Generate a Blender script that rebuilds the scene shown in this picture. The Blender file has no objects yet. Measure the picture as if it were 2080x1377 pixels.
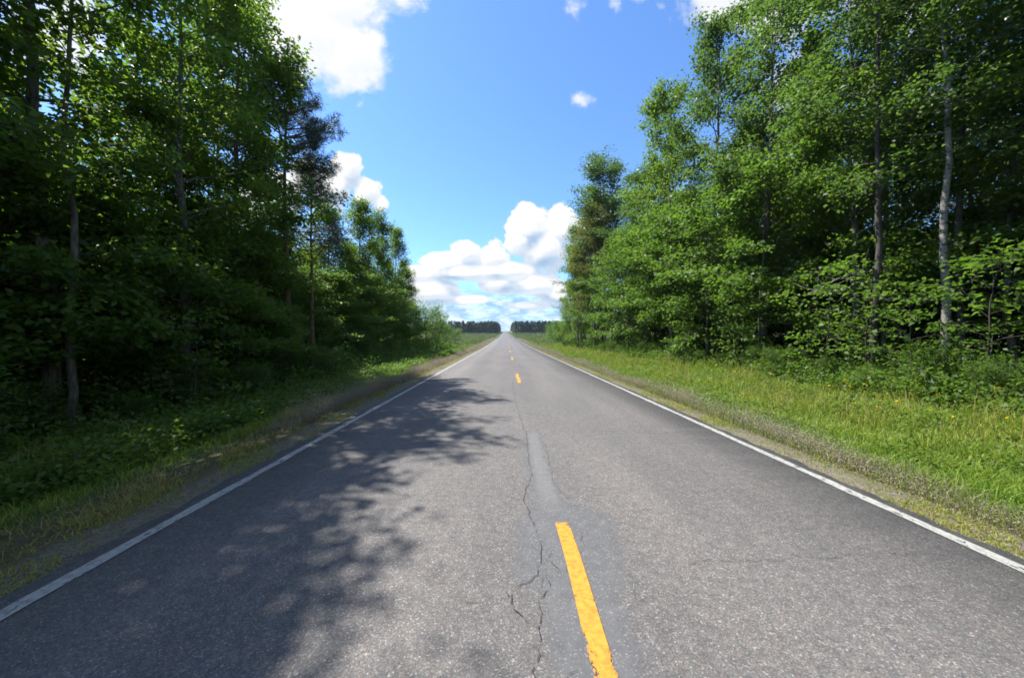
import bpy, math
import numpy as np
from mathutils import Vector

sc = bpy.context.scene
COL = sc.collection
rng = np.random.default_rng(7)
R = math.radians
SUN_EL, SUN_AZ = R(57), R(-60)          # azimuth from +Y, negative = towards -X

# ------------------------------------------------------------------ terrain
_ky = [-200, 0, 55, 95, 125, 165, 215, 300, 470, 680, 800, 1200, 2500, 6000]
_kz = [0, 0, .0, .38, .80, .45, 1.25, 3.0, 5.7, 11.5, 12.2, 10, 14, 20]
_ys = np.arange(-200, 6001, 1.0)
_zs = np.interp(_ys, _ky, _kz)
_zs = np.convolve(np.pad(_zs, 12, mode='edge'), np.ones(25) / 25, mode='valid')
XL, XR = -3.27, 3.93                      # asphalt edges


def road_z(y):
    return np.interp(y, _ys, _zs)


def ground_z(x, y):
    x = np.asarray(x, float); y = np.asarray(y, float)
    dl = XL - x; dr = x - XR
    zl = np.interp(dl, [0, .5, 1.5, 3, 5, 8, 14, 60], [-.03, -.05, -.14, -.40, -.42, -.2, -.15, -.3])
    zr = np.interp(dr, [0, .4, 1, 2.5, 4, 7, 12, 60], [-.03, -.03, -.09, -.24, -.14, .15, .25, .1])
    z = np.where(x < XL, zl, np.where(x > XR, zr, -.09))
    off = np.clip((np.maximum(dl, dr) - 1.5) / 4, 0, 1)
    und = .06 * np.sin(x * .9 + y * .35) + .05 * np.sin(y * .8 - x * .4) + .04 * np.sin(x * 2.1 + 1.3 * y)
    far = np.clip((np.abs(x) - 25) / 200, 0, 1) * (1.2 * np.sin(x * .013 + 1) + .8 * np.sin(y * .011))
    return road_z(y) + z + und * off + far


# ------------------------------------------------------------------ mesh helpers
def mesh_np(name, verts, faces_by_n, mats=(), tint=None, smooth=False, mat_idx=None):
    """verts (N,3); faces_by_n: list of int arrays (F,k)."""
    me = bpy.data.meshes.new(name)
    verts = np.ascontiguousarray(verts, dtype=np.float32)
    me.vertices.add(len(verts)); me.vertices.foreach_set('co', verts.ravel())
    tot = np.concatenate([np.full(len(f), f.shape[1], np.int32) for f in faces_by_n])
    loops = np.concatenate([f.ravel() for f in faces_by_n]).astype(np.int32)
    starts = np.concatenate([[0], np.cumsum(tot)[:-1]]).astype(np.int32)
    me.loops.add(len(loops)); me.loops.foreach_set('vertex_index', loops)
    me.polygons.add(len(tot)); me.polygons.foreach_set('loop_start', starts)
    try:
        me.polygons.foreach_set('loop_total', tot)
    except Exception:
        pass
    if mat_idx is not None:
        me.polygons.foreach_set('material_index', np.asarray(mat_idx, np.int32))
    if smooth:
        me.polygons.foreach_set('use_smooth', np.ones(len(tot), bool))
    for m in mats:
        me.materials.append(m)
    me.update(calc_edges=True)
    if tint is not None:
        a = me.attributes.new('tint', 'FLOAT', 'FACE')
        a.data.foreach_set('value', np.asarray(tint, np.float32))
    me.validate()
    return me


def link(name, me, parent=None, kind=None, label=None, cat=None, group=None, loc=None):
    o = bpy.data.objects.new(name, me); COL.objects.link(o)
    if parent is not None:
        o.parent = parent
    if kind: o['kind'] = kind
    if label: o['label'] = label
    if cat: o['category'] = cat
    if group: o['group'] = group
    if loc is not None: o.location = loc
    return o


def unit(v):
    return v / np.maximum(np.linalg.norm(v, axis=-1, keepdims=True), 1e-9)


def leaf_verts(c, d, n, size, ratio=.62, fold=.14):
    """rhombic leaves: c base (N,3), d axis, n rough normal, size (N,)"""
    d = unit(d); s = unit(np.cross(d, n)); n2 = np.cross(s, d)
    L = size[:, None]; w = L * ratio * .5
    base = c; tip = c + d * L - n2 * L * .12
    mid = c + d * L * .48
    le = mid + s * w + n2 * L * fold; ri = mid - s * w + n2 * L * fold
    return np.stack([base, ri, tip, le], 1)


def quads(n, k=4):
    return np.arange(n * k, dtype=np.int64).reshape(n, k)


class Tubes:
    def __init__(s): s.v = []; s.f = []; s.n = 0

    def add(s, pts, rad, sides=6):
        pts = np.asarray(pts, float); rad = np.asarray(rad, float); m = len(pts)
        t = unit(np.gradient(pts, axis=0))
        ref = np.where(np.abs(t[:, 2:3]) > .9, np.array([[1., 0, 0]]), np.array([[0, 0, 1.]]))
        a = unit(np.cross(t, ref)); b = np.cross(t, a)
        th = np.linspace(0, 2 * np.pi, sides, endpoint=False)
        ring = pts[:, None, :] + rad[:, None, None] * (np.cos(th)[None, :, None] * a[:, None, :] + np.sin(th)[None, :, None] * b[:, None, :])
        s.v.append(ring.reshape(-1, 3))
        i = np.arange(m - 1)[:, None] * sides; j = np.arange(sides)[None, :]; k = (j + 1) % sides
        s.f.append(np.stack([i + j, i + k, i + sides + k, i + sides + j], -1).reshape(-1, 4) + s.n)
        s.n += m * sides

    def build(s, name, mat):
        return mesh_np(name, np.concatenate(s.v), [np.concatenate(s.f)], [mat], smooth=True)


# ------------------------------------------------------------------ node helpers
class NT:
    def __init__(s, nt): s.nt = nt; s.N = nt.nodes; s.L = nt.links

    def put(s, sock, v):
        if v is None: return
        if isinstance(v, (int, float)): sock.default_value = v
        elif isinstance(v, (tuple, list)):
            v = tuple(v)
            sock.default_value = v if len(v) == len(sock.default_value) else (v + (1,))[:len(sock.default_value)]
        else: s.L.new(v, sock)

    def node(s, t, ins=(), **props):
        n = s.N.new(t)
        for k, v in props.items(): setattr(n, k, v)
        for i, v in (ins.items() if isinstance(ins, dict) else enumerate(ins)): s.put(n.inputs[i], v)
        return n

    def m(s, op, a, b=None, c=None, clamp=False):
        return s.node('ShaderNodeMath', [a, b, c], operation=op, use_clamp=clamp).outputs[0]

    def vm(s, op, a, b=None, c=None):
        n = s.node('ShaderNodeVectorMath', [a, b, c], operation=op)
        return n.outputs['Value'] if op in ('LENGTH', 'DOT_PRODUCT', 'DISTANCE') else n.outputs[0]

    def mix(s, f, a, b, bt='MIX'):
        n = s.N.new('ShaderNodeMix'); n.data_type = 'RGBA'; n.blend_type = bt
        s.put(n.inputs[0], f); s.put(n.inputs[6], a); s.put(n.inputs[7], b)
        return n.outputs[2]

    def smooth(s, x, a, b, lo=0., hi=1.):
        n = s.node('ShaderNodeMapRange', [x, a, b, lo, hi], interpolation_type='SMOOTHSTEP')
        return n.outputs[0]

    def noise(s, vec, scale, detail=3, rough=.55, out=0):
        n = s.N.new('ShaderNodeTexNoise'); s.put(n.inputs['Vector'], vec); s.put(n.inputs['Scale'], scale)
        n.inputs['Detail'].default_value = detail; n.inputs['Roughness'].default_value = rough
        return n.outputs[out]

    def voro(s, vec, scale, feature='F1', out='Distance'):
        n = s.N.new('ShaderNodeTexVoronoi'); n.feature = feature; s.put(n.inputs['Vector'], vec); s.put(n.inputs['Scale'], scale)
        return n.outputs[out]

    def ramp(s, x, stops):
        n = s.N.new('ShaderNodeValToRGB'); s.put(n.inputs[0], x); e = n.color_ramp.elements
        while len(e) < len(stops): e.new(.5)
        for i, (p, c) in enumerate(stops):
            e[i].position = p; e[i].color = tuple(c) + (1,)
        return n.outputs[0]


def material(name):
    m = bpy.data.materials.new(name); m.use_nodes = True
    t = NT(m.node_tree); t.bsdf = m.node_tree.nodes['Principled BSDF']; t.out = m.node_tree.nodes['Material Output']
    return m, t


def leaf_material(name, c_dark, c_light, trans=(.16, .30, .03), tw=.47, rough=.50, spec=.32, odd=None, obj_var=.35):
    m, t = material(name)
    at = t.N.new('ShaderNodeAttribute'); at.attribute_name = 'tint'
    oi = t.N.new('ShaderNodeObjectInfo')
    f = t.m('ADD', t.m('MULTIPLY', at.outputs['Fac'], 1 - obj_var), t.m('MULTIPLY', oi.outputs['Random'], obj_var))
    col = t.mix(f, c_dark, c_light)
    if odd:
        pos = t.N.new('ShaderNodeNewGeometry').outputs['Position']
        k = t.smooth(t.m('ADD', t.noise(pos, .7, 2), t.m('MULTIPLY', at.outputs['Fac'], .12)), odd[1], odd[1] + .12)
        col = t.mix(k, col, odd[0])
    t.put(t.bsdf.inputs['Base Color'], col); t.bsdf.inputs['Roughness'].default_value = rough
    t.bsdf.inputs['Specular IOR Level'].default_value = spec
    tr = t.node('ShaderNodeBsdfTranslucent'); t.put(tr.inputs[0], t.mix(f, tuple(x * .7 for x in trans), trans))
    ms = t.node('ShaderNodeMixShader'); ms.inputs[0].default_value = tw
    t.L.new(t.bsdf.outputs[0], ms.inputs[1]); t.L.new(tr.outputs[0], ms.inputs[2]); t.L.new(ms.outputs[0], t.out.inputs[0])
    return m


def bark_material(name, a, b, scale=6, stretch=.15, bands=None):
    m, t = material(name)
    g = t.N.new('ShaderNodeTexCoord').outputs['Object']
    v = t.vm('MULTIPLY', g, (1, 1, stretch))
    n = t.noise(v, scale * 4, 5, .65)
    col = t.mix(t.smooth(n, .35, .65), a, b)
    if bands:
        nb = t.noise(t.vm('MULTIPLY', g, (1.2, 1.2, 5)), 2.2, 4, .7)
        col = t.mix(t.smooth(nb, .54, .62), col, bands)
    t.put(t.bsdf.inputs['Base Color'], col); t.bsdf.inputs['Roughness'].default_value = .9
    bp = t.N.new('ShaderNodeBump'); bp.inputs['Strength'].default_value = .6; bp.inputs['Distance'].default_value = .03
    t.L.new(n, bp.inputs['Height']); t.L.new(bp.outputs[0], t.bsdf.inputs['Normal'])
    return m


M = {}
M['leaf_maple'] = leaf_material('maple_leaf', (.031, .070, .014), (.092, .158, .027), (.22, .38, .03))
M['leaf_oak'] = leaf_material('oak_leaf', (.032, .068, .016), (.098, .156, .033), (.15, .28, .035))
M['leaf_aspen'] = leaf_material('aspen_leaf', (.038, .078, .030), (.090, .142, .056), (.14, .25, .05), rough=.38)
M['leaf_brown'] = leaf_material('browning_leaf', (.055, .085, .022), (.115, .142, .036), (.20, .22, .04))
M['leaf_bright'] = leaf_material('sapling_leaf', (.038, .080, .017), (.112, .182, .034), (.18, .34, .03))
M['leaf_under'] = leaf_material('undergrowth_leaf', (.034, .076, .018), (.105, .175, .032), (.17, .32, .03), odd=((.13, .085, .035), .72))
M['leaf_weed'] = leaf_material('weed_leaf', (.055, .110, .020), (.18, .26, .04), (.26, .40, .04), odd=((.20, .12, .05), .66))
M['needle'] = leaf_material('pine_needle', (.016, .040, .030), (.036, .070, .046), (.03, .07, .03), tw=.15, rough=.5)
M['bark_grey'] = bark_material('grey_bark', (.055, .048, .040), (.16, .145, .125))
M['bark_dark'] = bark_material('dark_bark', (.03, .026, .022), (.09, .076, .062))
M['bark_pale'] = bark_material('pale_bark', (.13, .12, .108), (.28, .265, .24), 4, 1, bands=(.045, .04, .035))
M['bark_pine'] = bark_material('pine_bark', (.07, .04, .03), (.20, .105, .075))
M['deadwood'] = bark_material('dead_wood', (.22, .20, .18), (.38, .35, .32))


# ------------------------------------------------------------------ tree generator
def grow(seed, H, cb, Rc, leaf_mat, bark, n_prim=46, n_sec=6, per=20, size=.14, r0=.16, prof='round', up=.35, cl_h=.30, cl_v=.13,
         ratio=.62, sec_len=.42, sp=.34, lean=0., sides=7, sparse=0., stems=1):
    g = np.random.default_rng(seed)
    T = Tubes(); C = []; CW = []
    for st in range(stems):
        m = 14
        zz = np.linspace(0, H, m)
        wob = np.cumsum(g.normal(0, .055 * H / 14, (m, 2)), 0); wob -= wob[0]
        if stems > 1:
            a = 2 * np.pi * st / stems + g.uniform(-.5, .5)
            wob += np.outer(np.linspace(0, 1, m) ** 1.3 * Rc * .55, [math.cos(a), math.sin(a)])
            H_s = H * g.uniform(.7, 1); zz = np.linspace(0, H_s, m)
        wob[:, 0] += lean * zz
        P = np.column_stack([wob, zz])
        rr = r0 * (1 - np.linspace(0, 1, m) * .93) ** .85
        rr[0] *= 1.35
        T.add(P, rr, sides)
        npm = max(3, n_prim // stems)
        for i in range(npm):
            t = cb + (1 - cb) * ((i + g.uniform(0, 1)) / npm) ** .9
            s = (t - cb) / (1 - cb)
            if prof == 'round': p = math.sin(math.pi * (.20 + .72 * s)) ** .6
            elif prof == 'tall': p = .55 + .45 * math.sin(min(1, s + .1) * math.pi) if s < .85 else .55 * (1 - s) / .15 + .18
            elif prof == 'dome': p = math.sin(math.pi * (.28 + .52 * s)) ** .6
            elif prof == 'cone': p = (1 - s) ** .8 * .95 + .08
            else: p = (1 - s * .55)
            L = Rc * max(.16, p) * g.uniform(.42, 1.18)
            az = i * 2.39996 + g.uniform(-.5, .5)
            zt = t * zz[-1] * .985
            b0 = np.array([np.interp(zt, zz, P[:, 0]), np.interp(zt, zz, P[:, 1]), zt])
            e = up + s * .75 + g.uniform(-.25, .25)
            k = 6; pts = [b0]; dirv = np.array([math.cos(az) * math.cos(e), math.sin(az) * math.cos(e), math.sin(e)])
            for q in range(k):
                dirv = dirv + g.normal(0, .13, 3) + np.array([0, 0, -.05])
                dirv /= np.linalg.norm(dirv); pts.append(pts[-1] + dirv * L / k)
            pts = np.array(pts); rb = min(.45 * np.interp(zt, zz, rr), .012 + .013 * L)
            T.add(pts, np.linspace(rb, .005, k + 1), 4)
            ns = max(2, int(round(n_sec * (.5 + .5 * L / Rc))))
            for j in range(ns):
                f = g.uniform(.28, 1) if j else 1.
                q = f * k; i0 = min(int(q), k - 1); pb = pts[i0] + (pts[i0 + 1] - pts[i0]) * (q - i0)
                sl = sec_len * Rc * g.uniform(.4, 1) * (1.15 - .6 * f) if j else .25 * Rc * g.uniform(.5, 1)
                ang = g.choice([-1, 1]) * g.uniform(.5, 1.2) if j else 0
                hd = pts[i0 + 1] - pts[i0]; hd = hd / np.linalg.norm(hd)
                d2 = np.array([hd[0] * math.cos(ang) - hd[1] * math.sin(ang), hd[0] * math.sin(ang) + hd[1] * math.cos(ang), hd[2] * .5 + g.uniform(-.25, .4)])
                d2 /= np.linalg.norm(d2)
                pe = pb + d2 * sl
                T.add(np.array([pb, (pb + pe) / 2 + g.normal(0, .04, 3), pe]), [.009, .006, .003], 3)
                nc = max(1, int(round(sl / sp)))
                for c in range(nc):
                    if g.uniform() < sparse: continue
                    C.append(pb + (pe - pb) * ((c + 1) / nc) + g.normal(0, .08, 3)); CW.append(d2)
    C = np.array(C); CW = np.array(CW)
    n = len(C)
    cnt = g.integers(int(per * .6), int(per * 1.4) + 1, n)
    idx = np.repeat(np.arange(n), cnt); N = len(idx)
    off = g.normal(0, 1, (N, 3)) * np.array([cl_h, cl_h, cl_v])
    c = C[idx] + off
    d = CW[idx] * .5 + g.normal(0, .8, (N, 3)) * np.array([1, 1, .45]) + np.array([0, 0, -.25])
    nr = np.array([0, 0, 1.]) + g.normal(0, .72, (N, 3)) + CW[idx] * .25
    sz = size * g.uniform(.65, 1.25, N)
    tint = np.clip(g.uniform(0, 1, n)[idx] * .55 + g.uniform(0, 1, N) * .45, 0, 1)
    V = leaf_verts(c, d, nr, sz, ratio).reshape(-1, 3)
    return T.build('trunk', M[bark]), mesh_np('crown', V, [quads(N)], [M[leaf_mat]], tint=tint)


def grow_pine(seed, H, cb, Rc, r0=.15, whorls=20, per=6, tufts=9):
    g = np.random.default_rng(seed); T = Tubes(); C = []; D = []
    m = 12; zz = np.linspace(0, H, m); wob = np.cumsum(g.normal(0, .03, (m, 2)), 0); wob -= wob[0]
    P = np.column_stack([wob, zz]); T.add(P, r0 * (1 - np.linspace(0, 1, m) * .9), 7)
    for w in range(whorls):
        t = cb + (1 - cb) * (w + g.uniform(0, .8)) / whorls; s = (t - cb) / (1 - cb)
        for b in range(per):
            if g.uniform() < .22: continue
            az = g.uniform(0, 2 * np.pi); L = Rc * (1 - s) ** .55 * g.uniform(.45, 1.15) * (.7 + .3 * min(1, s * 4)) + .25
            e = -.05 + s * .9 + g.uniform(-.15, .2)
            zt = t * H; p0 = np.array([np.interp(zt, zz, P[:, 0]), np.interp(zt, zz, P[:, 1]), zt])
            d = np.array([math.cos(az) * math.cos(e), math.sin(az) * math.cos(e), math.sin(e)]); pts = [p0]
            for q in range(5):
                d = d + g.normal(0, .1, 3) + np.array([0, 0, .05]); d /= np.linalg.norm(d); pts.append(pts[-1] + d * L / 5)
            pts = np.array(pts); T.add(pts, np.linspace(.035, .006, 6), 4)
            for k in range(int(tufts * (.4 + L / Rc))):
                f = g.uniform(.35, 1) * 5; i0 = min(4, int(f)); c = pts[i0] + (pts[i0 + 1] - pts[i0]) * (f - i0)
                dd = d + g.normal(0, .6, 3); dd /= np.linalg.norm(dd)
                C.append(c + dd * g.uniform(.1, .4)); D.append(dd)
    C = np.array(C); D = np.array(D); n = len(C); k = 26
    idx = np.repeat(np.arange(n), k); N = len(idx)
    c = C[idx] + g.normal(0, .06, (N, 3)); d = D[idx] * .5 + g.normal(0, .7, (N, 3)); nr = g.normal(0, 1, (N, 3))
    V = leaf_verts(c, d, nr, g.uniform(.13, .24, N), .10, 0.).reshape(-1, 3)
    tint = np.clip(g.uniform(0, 1, n)[idx] * .6 + g.uniform(0, 1, N) * .4, 0, 1)
    return T.build('trunk', M['bark_pine']), mesh_np('crown', V, [quads(N)], [M['needle']], tint=tint)


PROTO = {}
def proto(key, h, meshes): PROTO[key] = (h,) + meshes
for i in range(3):
    proto(f'maple{i}', 15, grow(10 + i, 15, .10, 3.4, 'leaf_maple', 'bark_grey', n_prim=43, n_sec=9, per=56, size=.175, cl_h=.24, cl_v=.14, sec_len=.40, sp=.6))
proto('mapleopen', 13, grow(14, 13, .25, 4.0, 'leaf_maple', 'bark_dark', n_prim=38, n_sec=8, per=28, size=.15, cl_h=.30, cl_v=.14, up=.2, r0=.085))
for i in range(2):
    proto(f'oak{i}', 18, grow(20 + i, 18, .20, 3.7, 'leaf_oak', 'bark_grey', n_prim=44, n_sec=8, per=74, size=.185, r0=.19, up=.25, cl_h=.29, cl_v=.22, sec_len=.36, sp=.7))
proto('oakhigh', 18, grow(24, 18, .42, 3.9, 'leaf_oak', 'bark_dark', n_prim=34, n_sec=8, per=48, size=.16, r0=.135, up=.25, cl_h=.26, cl_v=.18, sp=.65))
for i in range(2):
    proto(f'aspen{i}', 20, grow(30 + i, 20, .26, 2.7, 'leaf_aspen', 'bark_pale', n_prim=50, n_sec=7, per=56, size=.13, r0=.14, prof='tall', up=.45, cl_h=.26, cl_v=.22, ratio=.85, sp=.55))
for i in range(2):
    proto(f'aspenhigh{i}', 19, grow(37 + i, 19, .40, 2.9, 'leaf_aspen', 'bark_pale', n_prim=30, n_sec=6, per=26, size=.13, r0=.112, prof='tall', up=.3, cl_h=.3, cl_v=.2, ratio=.85, lean=0.))
proto('aspenround', 22, grow(33, 22, .42, 3.4, 'leaf_aspen', 'bark_grey', n_prim=40, n_sec=8, per=60, size=.18, prof='dome', r0=.17, up=.45, cl_h=.34, cl_v=.28, ratio=.85, sec_len=.36, sp=.7))
for i in range(2):
    proto(f'lowmaple{i}', 7, grow(45 + i, 7, .05, 2.5, 'leaf_maple', 'bark_dark', n_prim=34, n_sec=8, per=44, size=.165, r0=.06, up=.12, cl_h=.27, cl_v=.12, sec_len=.40, sp=.55))
proto('browning', 14, grow(35, 14, .25, 2.8, 'leaf_brown', 'bark_grey', n_prim=48, n_sec=7, per=34, size=.16, r0=.13, prof='dome', sparse=.1, sp=.5))
for i in range(2):
    proto(f'poplar{i}', 12, grow(40 + i, 12, .03, 2.5, 'leaf_maple', 'bark_grey', n_prim=56, n_sec=7, per=56, size=.145, r0=.11, prof='tall', up=.6, cl_h=.24, cl_v=.22, ratio=.7, sp=.6))
for i in range(3):
    proto(f'understory{i}', 8, grow(50 + i, 8, [.14, .20, .24][i], 2.9, 'leaf_bright', 'bark_dark', n_prim=26, n_sec=8, per=44, size=.17, r0=.06, up=.12, cl_h=.26, cl_v=.09, sec_len=.40, sp=.6))
for i in range(3):
    proto(f'sapling{i}', 3.2, grow(60 + i, 3.2, .12, 1.1, 'leaf_bright', 'bark_dark', n_prim=20, n_sec=4, per=12, size=.15, r0=.025, up=.2, cl_h=.2, cl_v=.06))
for i in range(3):
    proto(f'shrub{i}', 2.2, grow(70 + i, 2.2, .04, 1.2, 'leaf_under', 'bark_dark', n_prim=45, n_sec=5, per=22, size=.085, r0=.02, up=.6, cl_h=.15, cl_v=.13, stems=5))
for i in range(3):
    proto(f'deep{i}', 16, grow(80 + i, 16, [.12, .3, .35][i], 3.3, 'leaf_maple', ['bark_grey', 'bark_dark', 'bark_grey'][i], n_prim=46, n_sec=6, per=20, size=.22, r0=.13, cl_h=.36, cl_v=.22))
proto('pine0', 13, grow_pine(90, 13, .64, 3.0, r0=.17, whorls=12, per=8, tufts=20))
proto('slim', 12, grow(95, 12, .5, 1.6, 'leaf_maple', 'bark_grey', n_prim=16, n_sec=5, per=18, size=.14, r0=.075, up=.4))
proto('pine1', 10.7, grow_pine(91, 10.7, .52, 2.0, r0=.11, whorls=10, per=6, tufts=9))
print('LEAVES', {k: len(v[2].polygons) for k, v in PROTO.items()})


def place(kind, name, x, y, h, rot, label, cat, group=None, wide=None, lean=(0, 0), deadbranch=None):
    h0, tm, cm = PROTO[kind]
    s = h / h0; w = s if wide is None else wide
    e = link(name, None, None, None, label, cat, group, (x, y, float(ground_z(x, y)) - .06))
    e.rotation_euler = (lean[1], lean[0], rot); e.scale = (w, w, s)
    link('stems' if kind.startswith('shrub') else 'trunk', tm, e); link('foliage' if kind.startswith('shrub') else 'crown', cm, e)
    return e


# ------------------------------------------------------------------ ground and road
def axis(segs):
    out = []
    for a, b, st in segs: out += list(np.arange(a, b, st))
    return np.array(out + [segs[-1][1]])


def grid_mesh(name, xs, ys, zf, mat):
    X, Y = np.meshgrid(xs, ys); nx, ny = len(xs), len(ys)
    V = np.column_stack([X.ravel(), Y.ravel(), zf(X.ravel(), Y.ravel())])
    i = (np.arange(ny - 1)[:, None] * nx + np.arange(nx - 1)[None, :]).ravel()
    return mesh_np(name, V, [np.stack([i, i + 1, i + nx + 1, i + nx], -1)], [mat], smooth=True)


def ground_material():
    m, t = material('verge_soil')
    pos = t.N.new('ShaderNodeNewGeometry').outputs['Position']
    sx = t.node('ShaderNodeSeparateXYZ', [pos]).outputs
    n1 = t.noise(pos, .9, 4); n2 = t.noise(pos, 7, 4, .7); n3 = t.noise(pos, 60, 3, .7); nf = t.noise(t.vm('MULTIPLY', pos, (1, .35, 0)), .045, 4, .6)
    d = t.m('SUBTRACT', t.m('ABSOLUTE', t.m('SUBTRACT', sx[0], .365)), 3.63)     # metres beyond the asphalt edge
    dn = t.m('ADD', d, t.m('MULTIPLY', t.m('SUBTRACT', n2, .5), .9))
    gravel = t.mix(t.smooth(n3, .35, .65), (.066, .052, .038), (.165, .130, .095))
    gravel = t.mix(t.m('MULTIPLY', t.smooth(n2, .42, .62), .75), gravel, (.085, .095, .030))
    stones = t.voro(pos, 45, out='Color')
    gravel = t.mix(.35, gravel, t.mix(t.node('ShaderNodeSeparateColor', [stones]).outputs[0], (.07, .06, .055), (.33, .30, .27)))
    soil = t.mix(t.smooth(n2, .3, .7), (.052, .046, .026), (.105, .088, .050))
    grass = t.mix(n2, (.030, .055, .014), (.075, .105, .028))
    field = t.ramp(nf, [(.30, (.050, .066, .034)), (.45, (.075, .100, .036)), (.58, (.110, .130, .048)), (.72, (.075, .085, .050))])
    litter = t.mix(t.smooth(n3, .3, .7), (.030, .023, .015), (.085, .060, .038))
    litter = t.mix(t.smooth(n1, .5, .7), litter, (.030, .045, .015))
    col = t.mix(t.smooth(dn, .25, .75), gravel, soil)
    col = t.mix(t.smooth(dn, .9, 1.5), col, grass)
    wood = t.m('MULTIPLY', t.smooth(d, 5.4, 6.8), t.m('SUBTRACT', 1, t.smooth(sx[1], 52, 62)))
    col = t.mix(wood, col, litter)
    col = t.mix(t.m('MULTIPLY', t.smooth(sx[1], 70, 120), t.smooth(d, 3, 6)), col, field)
    t.put(t.bsdf.inputs['Base Color'], col); t.bsdf.inputs['Roughness'].default_value = .95
    t.bsdf.inputs['Specular IOR Level'].default_value = .2
    bp = t.N.new('ShaderNodeBump'); bp.inputs['Strength'].default_value = .7; bp.inputs['Distance'].default_value = .02
    t.L.new(t.m('ADD', n3, n2), bp.inputs['Height']); t.L.new(bp.outputs[0], t.bsdf.inputs['Normal'])
    return m


M['ground'] = ground_material()
half = list(np.geomspace(30, 5000, 34))
gx = np.array(sorted([-v for v in half] + list(np.arange(-29.5, -3.5, .5)) + [XL - .25, XL - .02, XL + .12] + [-1.5, .4, 2.3] + [XR - .12, XR + .02, XR + .25] + list(np.arange(4.5, 30, .5)) + half))
gy = axis([(-60, -10, 5), (-10, 40, .5), (40, 100, 1.), (100, 320, 4), (320, 1000, 12), (1000, 6000, 250)])
link('ground', grid_mesh('ground', gx, gy, ground_z, M['ground']), kind='structure')


def asphalt_material(name, patch=False):
    m, t = material(name)
    pos = t.N.new('ShaderNodeNewGeometry').outputs['Position']
    sp = t.node('ShaderNodeSeparateXYZ', [pos]).outputs
    v1 = t.node('ShaderNodeSeparateColor', [t.voro(pos, 120, out='Color')]).outputs
    v2 = t.node('ShaderNodeSeparateColor', [t.voro(pos, 190, out='Color')]).outputs
    big = t.noise(t.vm('MULTIPLY', pos, (1, .25, 1)), .8, 4); mid = t.noise(pos, 14, 4, .65); fine = t.noise(pos, 260, 2, .7)
    a = t.ramp(v1[0], [(0, (.058,.058,.060)), (.45, (.094,.092,.089)), (.80, (.132,.128,.123)), (.93, (.195, .182, .168)), (1, (.38, .365, .34))])
    warm = t.m('GREATER_THAN', v1[1], .90)
    a = t.mix(t.m('MULTIPLY', warm, .55), a, (.19, .115, .088))
    b = t.ramp(v2[2], [(0, (.060, .060, .062)), (.7, (.125, .122, .119)), (1, (.26, .25, .235))])
    col = t.mix(.42, a, b)
    col = t.mix(1, col, t.ramp(mid, [(.3, (.80, .80, .82)), (.7, (1.18, 1.17, 1.15))]), 'MULTIPLY')
    col = t.mix(1, col, t.ramp(big, [(.3, (.84, .84, .85)), (.7, (1.12, 1.11, 1.10))]), 'MULTIPLY')
    # wheel tracks slightly paler, oil drip line darker
    xr = t.m('ABSOLUTE', t.m('SUBTRACT', t.m('ABSOLUTE', t.m('SUBTRACT', sp[0], .365)), 1.75))
    tr = t.smooth(t.m('ABSOLUTE', t.m('SUBTRACT', xr, .80)), .0, .5)
    col = t.mix(1, col, t.mix(tr, (1.06, 1.05, 1.05), (.96, .96, .97)), 'MULTIPLY')
    # sealed repair along the centre joint
    seal = t.ramp(t.noise(pos, 9, 5, .7), [(.3, (.074, .077, .084)), (.6, (.104, .107, .114)), (.75, (.140, .143, .149))])
    at = t.N.new('ShaderNodeAttribute'); at.attribute_name = 'light'
    seal = t.mix(at.outputs['Fac'], seal, (.130, .131, .137))
    ae = t.N.new('ShaderNodeAttribute'); ae.attribute_name = 'edge'
    e = t.m('ADD', ae.outputs['Fac'], t.m('MULTIPLY', t.m('SUBTRACT', t.noise(pos, 7, 6, .78), .5), .42))
    seal = t.mix(t.m('MULTIPLY', t.m('SUBTRACT', 1, t.smooth(t.m('ABSOLUTE', t.m('SUBTRACT', e, .03)), .0, .05)), .35), seal, (.06, .062, .067))
    ps = t.m('MULTIPLY', t.smooth(e, -.05, .07), t.m('SUBTRACT', .82, t.m('MULTIPLY', t.smooth(v1[0], .68, .92), .50)))
    col = t.mix(ps, col, seal)
    t.put(t.bsdf.inputs['Base Color'], col); t.bsdf.inputs['Roughness'].default_value = .82
    t.bsdf.inputs['Specular IOR Level'].default_value = .35
    bp = t.N.new('ShaderNodeBump'); bp.inputs['Strength'].default_value = .35; bp.inputs['Distance'].default_value = .006
    t.L.new(t.m('ADD', v1[0], fine), bp.inputs['Height']); t.L.new(bp.outputs[0], t.bsdf.inputs['Normal'])
    return m


M['asphalt'] = asphalt_material('asphalt')
# road slab with ragged edges; fine grid under the sealed patch
PL = np.array([(.345, 5.94), (.259, 4.94), (.234, 4.22), (.225, 3.69), (.215, 3.37), (.097, 2.98), (.072, 2.68), (.045, 2.43), (.139, 2.29), (.212, 2.20), (.219, 2.03), (.22, 1.87), (.231, 1.75), (.262, 1.63), (.23, 1.43), (.25, .6), (.3, -1)])
PR = np.array([(.598, 5.94), (.578, 5.16), (.566, 4.38), (.568, 3.81), (.606, 3.47), (.902, 3.26), (.969, 3.06), (.935, 2.81), (.871, 2.51), (.837, 2.33), (.74, 2.22), (.726, 2.06), (.734, 1.90), (.729, 1.75), (.713, 1.63), (.616, 1.43), (.6, .6), (.6, -1)])
ry = axis([(-60, -2, 2), (-2, 6.6, .04), (6.6, 30, .25), (30, 90, 1), (90, 340, 3), (340, 1000, 8)])
cx_ = [XL, XL, -1.6] + list(np.arange(-.2, 1.24, .03)) + [2.3, XR, XR]
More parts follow.
